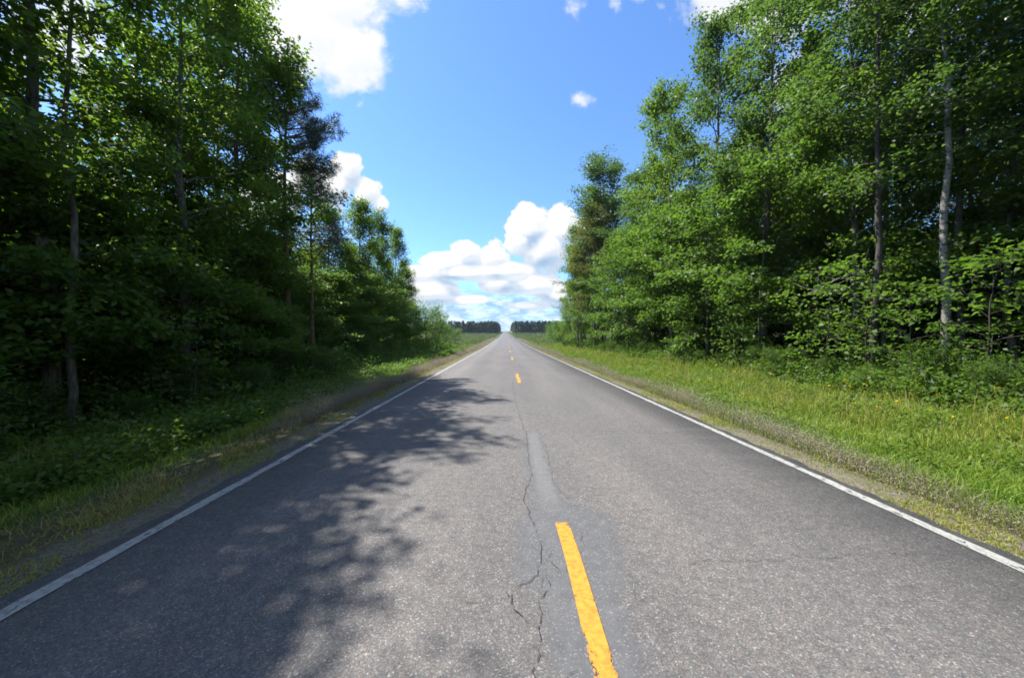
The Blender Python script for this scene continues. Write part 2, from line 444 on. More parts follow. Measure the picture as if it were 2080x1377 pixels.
rag = lambda y, k: .018 * np.sin(y * 2.1 + k) + .018 * np.sin(y * 5.3 + 2 * k) + .016 * np.sin(y * 13 + k)
rag_on = lambda y: np.exp(-np.maximum(y - 20, 0) / 40)
V = []; k = len(cx_)
for i, px_ in enumerate(cx_):
    x = np.full(len(ry), px_) + (rag(ry, 1) * rag_on(ry) if i < 2 else rag(ry, 4) * rag_on(ry) if i > k - 3 else 0)
    pz_ = -.10 if i in (0, k - 1) else float(np.interp(px_, [XL, -1.6, .365, 2.3, XR], [0, .015, .03, .015, 0]))
    V.append(np.column_stack([x, ry, road_z(ry) + pz_]))
V = np.stack(V, 1); X, Y = V[..., 0], V[..., 1]
xl = np.interp(Y, PL[::-1, 1], PL[::-1, 0]); xr = np.interp(Y, PR[::-1, 1], PR[::-1, 0])
edge = np.clip(np.minimum(np.minimum(X - xl, xr - X), 5.95 - Y), -1, 1)
light = np.clip((Y - 3.2) / .5, 0, 1) * np.clip((X - .33) / .06, 0, 1) * np.clip((.57 - X) / .05, 0, 1)
i = (np.arange(len(ry) - 1)[:, None] * k + np.arange(k - 1)[None, :]).ravel()
me = mesh_np('road', V.reshape(-1, 3), [np.stack([i, i + 1, i + k + 1, i + k], -1)], [M['asphalt']], smooth=True)
for nm, arr in (('edge', edge), ('light', light)):
    a = me.attributes.new(nm, 'FLOAT', 'POINT'); a.data.foreach_set('value', arr.ravel().astype(np.float32))
road = link('road', me, kind='structure')


def road_top(x, y):
    return road_z(y) + np.interp(x, [XL, -1.6, .365, 2.3, XR], [0, .015, .03, .015, 0])


def strip(name, cx, half_w, y0, y1, dz, mat, step=.25, jit=0., parent=road):
    ys = np.unique(np.concatenate([np.arange(y0, min(y1, 40), step), np.arange(max(y0, 40), y1, 3.), [y1]]))
    g = np.random.default_rng(3); xs = [cx - half_w, cx, cx + half_w]
    V = np.stack([np.column_stack([x + g.normal(0, 1, len(ys)) * jit * (j != 1), ys, road_top(x, ys) + dz]) for j, x in enumerate(xs)], 1).reshape(-1, 3)
    i = (np.arange(len(ys) - 1)[:, None] * 3 + np.arange(2)[None, :]).ravel()
    return link(name, mesh_np(name, V, [np.stack([i, i + 1, i + 4, i + 3], -1)], [mat]), parent)


def paint_material(name, col, wear, scale):
    m, t = material(name)
    pos = t.N.new('ShaderNodeNewGeometry').outputs['Position']
    n = t.noise(t.vm('MULTIPLY', pos, (1.6, .8, 1)), scale, 6, .72); n2 = t.noise(pos, 160, 2, .6)
    at = t.N.new('ShaderNodeAttribute'); at.attribute_name = 'worn'
    k = t.m('ADD', t.m('ADD', n, t.m('MULTIPLY', n2, .26)), at.outputs['Fac'])
    t.put(t.bsdf.inputs['Alpha'], t.m('SUBTRACT', 1, t.smooth(k, wear, wear + .06)))
    dirt = t.noise(pos, 22, 5, .7)
    t.put(t.bsdf.inputs['Base Color'], t.mix(t.smooth(dirt, .35, .75), col, tuple(c * .55 for c in col)))
    t.bsdf.inputs['Roughness'].default_value = .7
    return m


M['white_paint'] = paint_material('white_road_paint', (.33, .33, .31), .70, 11)
M['yellow_paint'] = paint_material('yellow_road_paint', (.55, .245, .020), .79, 9)
el = strip('edge_line', -3.05, .055, -20, 900, .006, M['white_paint'], jit=.006)
er = strip('edge_line', 3.745, .055, -20, 900, .006, M['white_paint'], jit=.006)


def dash(y0, y1):
    nx, ny = 8, 60
    X, Y = np.meshgrid(np.linspace(.435, .555, nx), np.linspace(y0, y1, ny))
    g = np.random.default_rng(int(y0 * 10) + 99)
    X = X + .008 * np.sin(Y * 3 + y0)
    V = np.column_stack([X.ravel(), Y.ravel(), road_top(X.ravel(), Y.ravel()) + .010])
    i = (np.arange(ny - 1)[:, None] * nx + np.arange(nx - 1)[None, :]).ravel()
    me = mesh_np('centre_dash', V, [np.stack([i, i + 1, i + nx + 1, i + nx], -1)], [M['yellow_paint']])
    a = me.attributes.new('worn', 'FLOAT', 'POINT')
    u = np.abs(np.linspace(-1, 1, nx)); left = np.linspace(1, 0, nx)
    w = np.tile(.10 * u ** 3, (ny, 1)) + .17 * np.clip(left[None, :] - .35, 0, 1) * np.clip((2.35 - Y) / .5, 0, 1) + .10 * np.clip((y0 + .12 - Y) / .1, 0, 1) + .1 * np.clip((Y - y1 + .08) / .08, 0, 1)
    a.data.foreach_set('value', (w - .015).ravel().astype(np.float32))
    link('centre_dash', me, road)


for kk in range(0, 12):
    dash(.05 + 12.2 * kk if kk else -.1, 3.06 + 12.2 * kk)

# cracks: thin dark ribbons with wandering width
m, t = material('crack_tar'); t.bsdf.inputs['Base Color'].default_value = (.016, .015, .014, 1); t.bsdf.inputs['Roughness'].default_value = .9
pos = t.N.new('ShaderNodeNewGeometry').outputs['Position']
t.put(t.bsdf.inputs['Alpha'], t.smooth(t.noise(pos, 16, 4, .7), .39, .50)); M['crack'] = m
CR = [(.010, [(.332, 26), (.40, 18.9), (.361, 12.7), (.341, 10), (.339, 8.54), (.338, 7.22), (.346, 6.26), (.345, 5.8)]),
      (.016, [(.30, 110), (.33, 60), (.34, 40), (.332, 26)]),
      (.009, [(.345, 5.94), (.329, 5.16), (.342, 4.55), (.335, 4.0), (.259, 3.58), (.27, 3.28), (.305, 3.02), (.314, 2.81), (.304, 2.65), (.259, 2.51), (.245, 2.43), (.178, 2.36), (.115, 2.32), (.058, 2.26), (.04, 2.18), (.057, 2.10), (.102, 2.05), (.135, 1.98)]),
      (.008, [(.272, 2.63), (.336, 2.69), (.391, 2.73)]), (.008, [(.282, 2.45), (.284, 2.355), (.30, 2.26), (.222, 2.14), (.194, 1.93), (.177, 1.81), (.146, 1.69), (.115, 1.53)]),
      (.009, [(.648, 2.95), (.625, 2.81), (.622, 2.69)]), (.006, [(.595, 5.52), (.588, 4.55), (.577, 3.875), (.574, 3.715), (.696, 3.69)]),
      (.005, [(.60, 3.74), (.92, 3.75), (1.34, 3.73), (1.81, 3.715), (2.41, 3.75), (3.08, 3.79), (3.7, 3.81)]),
      (.006, [(1.234, 2.464), (1.38, 2.544), (1.50, 2.566), (1.72, 2.561), (1.92, 2.54), (2.23, 2.56), (2.67, 2.57), (3.19, 2.606)]),
      (.005, [(-.377, 2.18), (-.266, 2.155), (-.144, 2.155), (-.027, 2.136)]), (.004, [(.097, 4.55), (.089, 3.69), (.059, 3.19)]),
      (.004, [(-2.2, 3.24), (-1.95, 3.215), (-1.78, 3.25), (-1.4, 3.2)]), (.008, [(1.04, 5.94), (1.92, 6.06), (2.55, 5.94), (3.2, 6.0)]),
      (.012, [(-2.6, 9.6), (-1.8, 9.75), (-.9, 9.6), (.1, 9.7)]), (.014, [(.4, 15.2), (1.3, 15.4), (2.2, 15.1), (3.4, 15.3)]), (.02, [(-2.7, 23), (-1.2, 23.3), (.2, 23)])]
gb = np.random.default_rng(12)
for w_, pp in list(CR[2:6]):
    for q in range(5):
        a_ = pp[gb.integers(0, len(pp))]; d_ = gb.normal(0, .09, 2)
        CR.append((.005, [a_, (a_[0] + d_[0], a_[1] + d_[1]), (a_[0] + 1.8 * d_[0] + gb.normal(0, .03), a_[1] + 1.8 * d_[1] + gb.normal(0, .05))]))
cv = []; cf = []; cn = 0; g = np.random.default_rng(5)
for w, pts in CR:
    pts = np.array(pts); s = np.concatenate([[0], np.cumsum(np.linalg.norm(np.diff(pts, axis=0), axis=1))])
    n = max(6, int(s[-1] / .03)); n = min(n, 700); u = np.linspace(0, s[-1], n); p = np.column_stack([np.interp(u, s, pts[:, 0]), np.interp(u, s, pts[:, 1])])
    wn = np.cumsum(g.normal(0, .006, (n, 2)), 0); wn -= np.linspace(0, 1, n)[:, None] * wn[-1]
    p = p + wn * 1.1 + g.normal(0, .0035, (n, 2))
    tg = unit(np.gradient(p, axis=0)); nn = np.column_stack([-tg[:, 1], tg[:, 0]])
    ww = (w * .34 * (.45 + .7 * g.uniform(0, 1, n)) * np.minimum(1, np.minimum(np.arange(n), np.arange(n)[::-1]) / 4))[:, None]
    for q in (p - nn * ww, p + nn * ww): cv.append(np.column_stack([q, road_top(q[:, 0], q[:, 1]) + .007]))
    a = np.arange(n - 1) + cn; cf.append(np.stack([a, a + n, a + n + 1, a + 1], -1)); cn += 2 * n
link('crack', mesh_np('crack', np.concatenate(cv), [np.concatenate(cf)], [M['crack']]), road)


# ------------------------------------------------------------------ grass, weeds, undergrowth (stuff)
def ramp_material(name, stops, trans, tw=.3, rough=.55, patches=None):
    m, t = material(name)
    at = t.N.new('ShaderNodeAttribute'); at.attribute_name = 'tint'
    pos = t.N.new('ShaderNodeNewGeometry').outputs['Position']
    f = at.outputs['Fac']
    if patches: f = t.m('ADD', f, t.m('MULTIPLY', t.m('SUBTRACT', t.noise(pos, patches[0], 3), .5), patches[1]))
    col = t.ramp(f, stops)
    t.put(t.bsdf.inputs['Base Color'], col); t.bsdf.inputs['Roughness'].default_value = rough; t.bsdf.inputs['Specular IOR Level'].default_value = .3
    tr = t.node('ShaderNodeBsdfTranslucent'); t.put(tr.inputs[0], t.mix(.5, col, trans))
    ms = t.node('ShaderNodeMixShader'); ms.inputs[0].default_value = tw
    t.L.new(t.bsdf.outputs[0], ms.inputs[1]); t.L.new(tr.outputs[0], ms.inputs[2]); t.L.new(ms.outputs[0], t.out.inputs[0])
    return m


M['grass'] = ramp_material('verge_grass', [(0, (.055, .130, .014)), (.3, (.130, .245, .022)), (.55, (.255, .310, .036)), (.78, (.31, .285, .070)), (1, (.37, .25, .11))], (.24, .36, .03), tw=.38, patches=(.55, .35))
M['seed'] = ramp_material('seed_heads', [(0, (.17, .15, .09)), (.5, (.33, .275, .215)), (1, (.46, .40, .33))], (.25, .2, .14), patches=(1.2, .4))
M['flower'] = ramp_material('flower_petals', [(0, (.75, .42, .01)), (.7, (.80, .60, .02)), (1, (.7, .7, .62))], (.6, .4, .02))
M['brush'] = ramp_material('field_brush', [(0, (.050, .080, .040)), (.35, (.075, .115, .040)), (.65, (.125, .165, .046)), (1, (.175, .175, .070))], (.13, .2, .04), patches=(.03, .9))
M['farneedle'] = ramp_material('far_conifers', [(0, (.016, .038, .030)), (.6, (.024, .052, .034)), (1, (.050, .085, .036))], (.03, .06, .02), tw=.1, patches=(.02, .5))


def blades(x, y, h, w, lean, g, tint):
    n = len(x); z = ground_z(x, y) - .02
    a = g.uniform(0, 2 * np.pi, n); s = np.column_stack([np.cos(a), np.sin(a), np.zeros(n)]); b = g.uniform(0, 2 * np.pi, n)
    ld = np.column_stack([np.cos(b), np.sin(b), np.zeros(n)]) * (lean * h)[:, None]
    base = np.column_stack([x, y, z]); up = np.zeros((n, 3)); up[:, 2] = h
    W = s * (w * .5)[:, None]
    mid = base + up * .55 + ld * .3; tip = base + up * (1 - .35 * np.clip(lean, 0, 1))[:, None] + ld
    V = np.stack([base - W, base + W, mid + W * .8, mid - W * .8, tip], 1).reshape(-1, 3)
    o = np.arange(n)[:, None] * 5
    return V, o + np.array([0, 1, 2, 3]), o + np.array([3, 2, 4]), tint


def log_y(g, n, y0, y1, k=3.): return np.exp(g.uniform(math.log(y0 + k), math.log(y1 + k), n)) - k


def build_blades(name, parts, mat, label=None, cat=None):
    V = []; Q = []; T3 = []; tq = []; o = 0
    for (v, q, t3, tn) in parts:
        V.append(v); Q.append(q + o); T3.append(t3 + o); tq.append(tn); o += len(v)
    tn = np.concatenate(tq)
    me = mesh_np(name, np.concatenate(V), [np.concatenate(Q), np.concatenate(T3)], [mat], tint=np.concatenate([tn, tn]))
    return link(name, me, kind='stuff', label=label, cat=cat)


g = np.random.default_rng(11)
def zone(n, y0, y1, xa, xb, h, w, lean, tint, side, thin=None):
    y = log_y(g, n, y0, y1); u = g.uniform(0, 1, n)
    far = np.clip((y - 55) / 20, 0, 1)
    xb_ = xb + far * (22 if xb > 5 else 0)
    d = xa + (xb_ - xa) * u
    x = XR + d if side > 0 else XL - d
    cl = .5 + .5 * np.sin(x * 3.1 + 1.7 * np.sin(y * 1.3)) * np.sin(y * 2.3 + x)
    keep = np.ones(n, bool) if thin is None else (g.uniform(0, 1, n) < thin + (1 - thin) * (cl > .62))
    x, y = x[keep], y[keep]; n = len(x); cl = cl[keep]
    hh = h * g.uniform(.5, 1.2, n) * (.75 + .5 * cl); sc_ = 1 + y / 14
    return blades(x, y, hh, w * g.uniform(.7, 1.4, n) * sc_, g.uniform(*lean, n), g, np.clip(g.normal(tint, .13, n) + (cl - .5) * .16, 0, 1))


right = [zone(70000, .5, 120, -.06, .95, .065, .006, (.2, 1.3), .60, 1, .38), zone(16000, .5, 125, .5, 1.1, .22, .005, (.2, .9), .5, 1), zone(60000, .5, 130, .75, 2.6, .24, .008, (.2, 1.0), .28, 1),
         zone(85000, .5, 140, 1.9, 7.2, .27, .008, (.2, 1.0), .46, 1), zone(16000, .5, 140, 2.6, 7.6, .62, .005, (.1, .7), .76, 1, .15)]
left = [zone(50000, .5, 120, -.06, .95, .06, .006, (.2, 1.3), .62, -1, .25), zone(26000, .5, 60, .5, 2.0, .12, .006, (.3, 1.3), .84, -1, .3),
        zone(48000, 2, 130, 1.5, 3.2, .20, .008, (.2, 1.0), .46, -1, .3), zone(50000, 1, 140, 2.5, 6.2, .24, .008, (.2, 1.0), .42, -1, .5), zone(8000, .5, 140, 2.6, 6, .6, .006, (.1, .6), .6, -1, .25)]
build_blades('verge_grass', right, M['grass']); build_blades('verge_grass', left, M['grass'])


def clusters(name, c, per, sig, size, g, mat, tint_c, ratio=.6, nz=.6):
    n = len(c); idx = np.repeat(np.arange(n), per); N = len(idx)
    sg = np.asarray(sig, float); sg = sg if sg.ndim == 2 else np.tile(sg, (n, 1))
    p = c[idx] + g.normal(0, 1, (N, 3)) * sg[idx]
    d = g.normal(0, 1, (N, 3)) * np.array([1, 1, .6]); nr = np.array([0, 0, 1.]) + g.normal(0, nz, (N, 3))
    sz = (np.broadcast_to(size, n)[idx]) * g.uniform(.6, 1.3, N)
    V = leaf_verts(p, d, nr, sz, ratio).reshape(-1, 3)
    tn = np.clip(tint_c[idx] * .7 + g.uniform(0, 1, N) * .3, 0, 1)
    return V, tn


# broad-leaved weeds mixed through both verges
V = []; TN = []
for side, n, d0, d1 in ((1, 2600, 1.6, 7.3), (-1, 2200, 1.9, 5.6)):
    y = log_y(g, n, .5, 70); d = g.uniform(d0, d1, n); x = XR + d if side > 0 else XL - d
    k = np.sin(x * 1.9 + y * .7) * np.sin(y * 1.1 - x * .8) > (-.15 if side < 0 else .05); x, y, d = x[k], y[k], d[k]; m_ = len(x)
    hh = g.uniform(.12, .42, m_)
    c = np.column_stack([x, y, ground_z(x, y) + hh * .7])
    v, tn = clusters('', c, 20, np.column_stack([np.full(m_, .10), np.full(m_, .10), hh * .33]), .055 * (1 + y / 30), g, None, np.clip(g.normal(.6, .25, m_), 0, 1), .55, .7)
    V.append(v); TN.append(tn)
V = np.concatenate(V); link('verge_weeds', mesh_np('verge_weeds', V, [quads(len(V) // 4)], [M['leaf_weed']], tint=np.concatenate(TN)), kind='stuff')

# brown seed-head weeds in a low band beside each shoulder
V = []; TN = []
for side, n, d0, ymin in ((1, 2600, .72, .5), (-1, 2200, .95, 7)):
    y = log_y(g, n, ymin, 125); d = d0 + g.normal(0, .14, n); x = XR + d if side > 0 else XL - d
    if side < 0: d = d * 1
    hh = g.uniform(.14, .36, n) * (.75 + .35 * np.sin(y * .9 + 2 * np.sin(y * .37)))
    d = d; kk = g.uniform(0, 1, n) < .62 + .38 * (np.sin(y * 1.7 + side) * np.sin(y * .53) > -.25); x, y, hh = x[kk], y[kk], np.maximum(hh[kk], .05); n = len(x); hh = hh * (1.3 if side < 0 else 1)
    c = np.column_stack([x, y, ground_z(x, y) + hh * .75])
    sc_ = 1 + y / 12
    v, tn = clusters('', c, 40, np.column_stack([.10 * np.sqrt(sc_), .10 * sc_ ** .7, hh * .30]), .0105 * sc_ ** .95, g, None, g.uniform(0, 1, n), .7, 2.)
    V.append(v); TN.append(tn)
V = np.concatenate(V); nq = len(V) // 4
st = [zone(15000, .5, 125, .48, 1.05, .24, .0035, (.1, .8), .4, 1, .6), zone(13000, 6.5, 125, .7, 1.3, .27, .0035, (.1, .8), .4, -1, .6)]
vv = [V]; q4 = [quads(nq)]; t3 = []; o = len(V); TN2 = [np.concatenate(TN)]; tn3 = []
for v, q, t_, tn in st:
    vv.append(v); q4.append(q + o); t3.append(t_ + o); o += len(v); TN2.append(tn); tn3.append(tn)
link('dry_weeds', mesh_np('dry_weeds', np.concatenate(vv), [np.concatenate(q4), np.concatenate(t3)], [M['seed']], tint=np.concatenate(TN2 + tn3)), kind='stuff')

# yellow and white flower heads
n = 60; y = log_y(g, n, 4, 50); d = g.uniform(2.6, 7, n); x = XR + d
c = np.column_stack([x, y, ground_z(x, y) + g.uniform(.3, .65, n)])
V, tn = clusters('', c, 6, (.018, .018, .008), .024 * (1 + y / 22), g, None, g.choice([.1, .4, 1.], n, p=[.6, .35, .05]), .7, .5)
link('wildflowers', mesh_np('wildflowers', V, [quads(len(V) // 4)], [M['flower']], tint=tn), kind='stuff')

# leafy undergrowth along and inside the woods
for side, n, xa, xb in ((1, 9500, 6.2, 24), (-1, 11500, 2.5, 22)):
    y = log_y(g, n, -3 + 3.5, 62) - 3; d = xa + (xb - xa) * g.uniform(0, 1, n) ** 1.7; x = XR + d if side > 0 else XL - d
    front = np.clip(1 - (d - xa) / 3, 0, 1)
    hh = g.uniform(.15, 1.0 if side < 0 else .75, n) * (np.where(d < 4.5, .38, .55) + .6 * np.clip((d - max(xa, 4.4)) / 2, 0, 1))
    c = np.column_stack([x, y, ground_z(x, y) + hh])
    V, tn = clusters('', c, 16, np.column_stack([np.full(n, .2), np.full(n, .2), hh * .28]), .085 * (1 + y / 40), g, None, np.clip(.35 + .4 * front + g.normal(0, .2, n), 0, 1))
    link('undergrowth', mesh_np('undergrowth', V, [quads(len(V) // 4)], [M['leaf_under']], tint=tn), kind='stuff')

# brush and tall sedge over the open fields beyond the woods
n = 15000; y = np.exp(g.uniform(math.log(62), math.log(440), n)); x = g.choice([-1, 1], n) * (7 + g.exponential(1, n) * (10 + y * .18))
ok = np.abs(x) < 170; x, y = x[ok], y[ok]; n = len(x)
hh = g.uniform(.15, .6, n) + (g.uniform(0, 1, n) < .05) * g.uniform(.3, 1.6, n)
c = np.column_stack([x, y, ground_z(x, y) + hh * .6])
V, tn = clusters('', c, 12, np.column_stack([.4 + y * .002, .4 + y * .002, hh * .35]), .16 + y * .0011, g, None, np.clip(.75 - y / 420 + g.normal(0, .15, n), 0, 1), .6, 1.)
link('field_brush', mesh_np('field_brush', V, [quads(len(V) // 4)], [M['brush']], tint=tn), kind='stuff')

# far pine woods, one mass each side of the road
for side in (-1, 1):
    n = 700
    k = g.uniform(0, 1, n)
    yy = np.where(k < .55, g.uniform(445, 475, n), g.uniform(455, 800, n))
    xx = np.where(k < .55, 13 + g.uniform(0, 1, n) ** 1. * 175, 13 + g.uniform(0, 10, n)) * side
    H = g.uniform(11, 16, n) * np.where(np.abs(xx) > 110, .85, 1)
    z0 = ground_z(xx, yy); m_ = 190
    t_ = g.uniform(0, 1, (n, m_)) ** .8; rad = (.7 + 2.7 * (1 - t_) ** .7) * np.sqrt(g.uniform(0, 1, (n, m_))); an = g.uniform(0, 2 * np.pi, (n, m_))
    c = np.stack([xx[:, None] + rad * np.cos(an), yy[:, None] + rad * np.sin(an), z0[:, None] + .3 + t_ * H[:, None]], -1).reshape(-1, 3)
    V, tn = clusters('', c, 1, (0, 0, 0), 1.5, g, None, np.repeat(g.uniform(0, 1, n), m_), .75, 1.2)
    link('distant_forest', mesh_np('distant_forest', V, [quads(len(V) // 4)], [M['farneedle']], tint=tn), kind='stuff')

# ------------------------------------------------------------------ trees
g = np.random.default_rng(21)
GL, GR = 'trees along the edge of the left wood', 'trees along the edge of the right wood'


def ang(): return float(g.uniform(0, 2 * np.pi))


LEFT = [  # kind, name, x, y, h, wide, label
    ('mapleopen', 'maple_tree', -10.5, 4.6, 13.8, .92, 'open dark maple at the left border, sky showing between its boughs'),
    ('maple2', 'maple_tree', -10.3, 6.0, 13.9, .85, 'dense maple between the open maple at the left border and the thin grey trunk'),
    ('maple1', 'maple_tree', -9.6, 7.6, 14.0, .9, 'dark green maple behind the thin grey trunk in the left wood'),
    ('maple2', 'maple_tree', -9.9, 10.8, 14.2, .86, 'tall dark maple cut off by the upper frame, left of the white cloud'),
    ('maple0', 'maple_tree', -10.9, 14.2, 15.7, 1.0, 'tall maple with a rounded top standing against the big white cloud'),
    ('oak0', 'oak_tree', -13.6, 17.0, 14.5, .80, 'green oak behind the bare reddish trunk of the tall pine'),
    ('pine0', 'pine_tree', -10.0, 16.2, 13.8, 1.0, 'tall dark blue-green pine with a bare reddish trunk sticking out over the road side'),
    ('pine1', 'pine_tree', -9.9, 18.0, 11.1, 1.1, 'shorter ragged pine below and right of the tall pine'),
    ('poplar0', 'poplar_tree', -13.2, 26.5, 11.2, 1.05, 'bushy poplar just right of the pines, leafy down to the ground'),
    ('poplar1', 'poplar_tree', -12.8, 30.5, 13.0, 1.05, 'poplar with the highest top between the pines and the end of the left wood'),
    ('poplar0', 'poplar_tree', -12.7, 35, 13.4, 1.0, 'dark poplar with feathery top, third from the end of the left wood'),
    ('poplar1', 'poplar_tree', -12.6, 39.8, 13.4, .95, 'slim poplar second from the end of the left wood'),
    ('poplar0', 'poplar_tree', -12.7, 45.0, 10.4, .9, 'last and lowest full-grown poplar at the end of the left wood'),
    ('slim', 'slender_tree', -8.9, 7.2, 12, 1.0, 'slender tree with a thin grey trunk in front of the dark left wood'),
]
for kd, nm, x, y, h, w, lb in LEFT:
    place(kd, nm, x, y, h, ang(), lb, 'tree', GL, wide=w)
RIGHT = [
    ('aspenhigh1', 'aspen_tree', 13.7, 10.6, 18.5, 1.0, 'tall aspen with a whitish trunk rising the whole height near the right border'),
    ('oakhigh', 'oak_tree', 15.8, 11.7, 17, .8, 'oak with a stout brown trunk just right of the whitish aspen trunk'),
    ('aspenhigh0', 'aspen_tree', 16.2, 14.6, 18, .8, 'aspen with a thin white trunk glimpsed left of the tall whitish trunk'),
    ('oakhigh', 'oak_tree', 15.0, 5.6, 14, .9, 'oak at the right border, nearest to the viewer, its boughs crossing the upper corner'),
    ('maple2', 'maple_tree', 14.2, 14.0, 16.5, .85, 'broad maple reaching past the upper frame right of the grey-green crown'),
    ('oak0', 'oak_tree', 13.4, 17.6, 19.8, .85, 'pale grey-green tall oak reaching the upper frame at the right'),
    ('oak1', 'oak_tree', 13.2, 21.6, 20.2, .9, 'tall oak with a knobbly top against the blue sky, left of the frame-high trees'),
    ('maple0', 'maple_tree', 12.5, 26.0, 19.2, .95, 'green maple with a low lobe leaning out into the blue sky'),
    ('oak0', 'oak_tree', 13.0, 31, 16.6, .85, 'oak in the middle of the right skyline, lower part hidden by maples'),
    ('aspen1', 'aspen_tree', 12.9, 36, 17.6, 1.3, 'thin-topped aspen between the blue-green crown and the tall oaks'),
    ('aspenround', 'aspen_tree', 12.3, 44, 22.2, 1.4, 'aspen with a round blue-green crown standing highest at the far end of the right wood'),
    ('browning', 'oak_tree', 10.7, 41, 15.6, 1.3, 'olive-brown half-withered tree below the round blue-green crown'),
    ('aspen1', 'aspen_tree', 10.7, 49, 16.5, 1.3, 'slender aspen whose leafy edge borders the clouds where the right wood ends'),
    ('poplar1', 'poplar_tree', 9.9, 53.5, 9.5, .95, 'low leafy poplar ending the right wood beside the verge'),
    ('understory0', 'young_maple', 11.9, 15.9, 9.0, 1.1, 'young maple with layered sprays just left of the pale dead branch'),
    ('understory1', 'young_maple', 11.2, 19.0, 8.6, 1.1, 'young maple spreading shining leaf layers right of the middle of the right wood'),
    ('understory2', 'young_maple', 10.9, 22.6, 9.2, 1.1, 'young maple with bright green lower boughs over the verge grass'),
    ('understory0', 'young_maple', 10.8, 26.4, 9.6, 1.1, 'young maple with a dark hollow below its sprays'),
    ('understory1', 'young_maple', 10.6, 29.8, 9.4, 1.15, 'large young maple bulging out furthest towards the road in the right wood'),
    ('understory2', 'young_maple', 10.6, 34.5, 8.8, 1.15, 'young maple under the olive-brown withered tree'),
    ('understory0', 'young_maple', 10.5, 39, 8.2, 1.1, 'young maple low at the foot of the blue-green aspens'),
    ('aspenround', 'aspen_tree', 13.2, 49.5, 20.5, 1.2, 'second round aspen crown behind the highest one at the far end of the right wood'),
    ('poplar1', 'poplar_tree', 9.6, 45.5, 13, 1.0, 'poplar leafy to the ground under the highest round aspen crown'),
    ('oakhigh', 'oak_tree', 12.8, 11.9, 15.5, .9, 'oak with a dark stem in the shaded gap just left of the whitish aspen trunk'),
    ('oak1', 'oak_tree', 13.6, 47.5, 15.5, .75, 'oak filling the gap behind the slender aspen at the far end of the right wood'),
    ('poplar0', 'poplar_tree', 11.6, 50.5, 12.0, .9, 'poplar leaning on the last low poplar of the right wood'),
]
for kd, nm, x, y, h, w, lb in RIGHT:
    e = place(kd, nm, x, y, h, ang(), lb, 'tree', GR, wide=w)
    if lb.startswith('broad maple reaching'): dead_host = e

# a bare dead branch hanging out of the right wood
T = Tubes(); gg = np.random.default_rng(4)
p0 = np.array([13.9, 12.7, 4.1]); p1 = np.array([10.9, 12.1, 3.2])
pts = np.array([p0 + (p1 - p0) * q + np.array([0, 0, .25 * math.sin(q * 3)]) for q in np.linspace(0, 1, 7)]); T.add(pts, np.linspace(.035, .010, 7), 5)
for q in range(22):
    f = gg.uniform(.05, .95); b = p0 + (p1 - p0) * f; e = b + gg.normal(0, .45, 3) + np.array([-.25, 0, .1]); T.add([b, (b + e) / 2 + gg.normal(0, .05, 3), e], [.010, .007, .003], 3)
bpy.context.view_layer.update()
dm = T.build('dead_branch', M['deadwood']); dm.transform(dead_host.matrix_world.inverted())
link('dead_branch', dm, dead_host, label='bare pale dead branch with fine twigs')

# rows inside and behind both woods: nothing tells these apart
for side, lab, grp in ((-1, 'slim tree standing in the dark interior of the left wood behind its edge', 'trees inside the left wood'), (1, 'slim tree standing in the shaded interior of the right wood behind its edge', 'trees inside the right wood')):
    for r_, (d0, st) in enumerate(((13.4, 3.4), (16.6, 3.6), (20.2, 4.0), (24.5, 4.6))[:3 if side < 0 else 4]):
        x0 = d0 if side < 0 else d0 + 3.2
        y = -8.0 + g.uniform(0, 2)
        while y < 46 + r_:
            hmax = (10.5 if y < 18 else 9.8 if y < 27 else 9.5) if side < 0 else (15.5 if y < 36 else 15)
            h = hmax * g.uniform(.78, 1.0)
            kd = f'deep{g.integers(0, 3)}'
            if g.uniform() < .12: kd = 'pine1'
            if side > 0 and g.uniform() < .25: kd = f'aspen{g.integers(0, 2)}'
            place(kd, 'forest_tree', side * (x0 + g.uniform(-.9, .9)), y, h, ang(), lab, 'tree', grp, wide=g.uniform(.75, 1.0) * h / PROTO[kd][0])
            y += st * g.uniform(.75, 1.3)
    for d0, st in ((11.6, 3.0), (14.8, 2.8), (18.5, 2.6), (22.5, 2.3), (26, 2.3)):
        y = -3.0
        while y < 44:
            kd = f'understory{g.integers(0, 3)}' if d0 < 16 else f'lowmaple{g.integers(0, 2)}'
            x = side * (d0 + (2.6 if side > 0 else (.9 if y > 18 else 0)) + g.uniform(-.7, .7))
            if side < 0 and d0 < 18 and y < 12 and g.uniform() < .5: y += 1.5; continue
            if side > 0 and y < 17 and d0 < 16 and d0 < 13: y += 2.; continue
            if side > 0 and 1.2 < x / max(y, .1) < 1.42 and y < 13: y += 1.5; continue
            place(kd, 'underwood_tree', x, y, g.uniform(4, 7.5) - (1.5 if side < 0 and d0 > 20 else 0), ang(), 'low tree of the shaded underwood inside the %s wood' % ('left' if side < 0 else 'right'), 'tree', 'underwood inside the %s wood' % ('left' if side < 0 else 'right'), wide=g.uniform(.8, 1.05))
            y += st * g.uniform(.75, 1.3)
# the wood goes on behind the viewer
for x, y, kd, h in ((-10.2, -.6, 'maple1', 12.5), (-10, -5, 'maple2', 13), (14.5, .5, 'maple0', 14), (14.2, -4.5, 'oak0', 17)):
    place(kd, 'forest_tree', x, y, h, ang(), 'full-crowned tree of the %s wood edge level with the viewer' % ('left' if x < 0 else 'right'), 'tree', 'trees of the %s wood edge level with the viewer' % ('left' if x < 0 else 'right'))

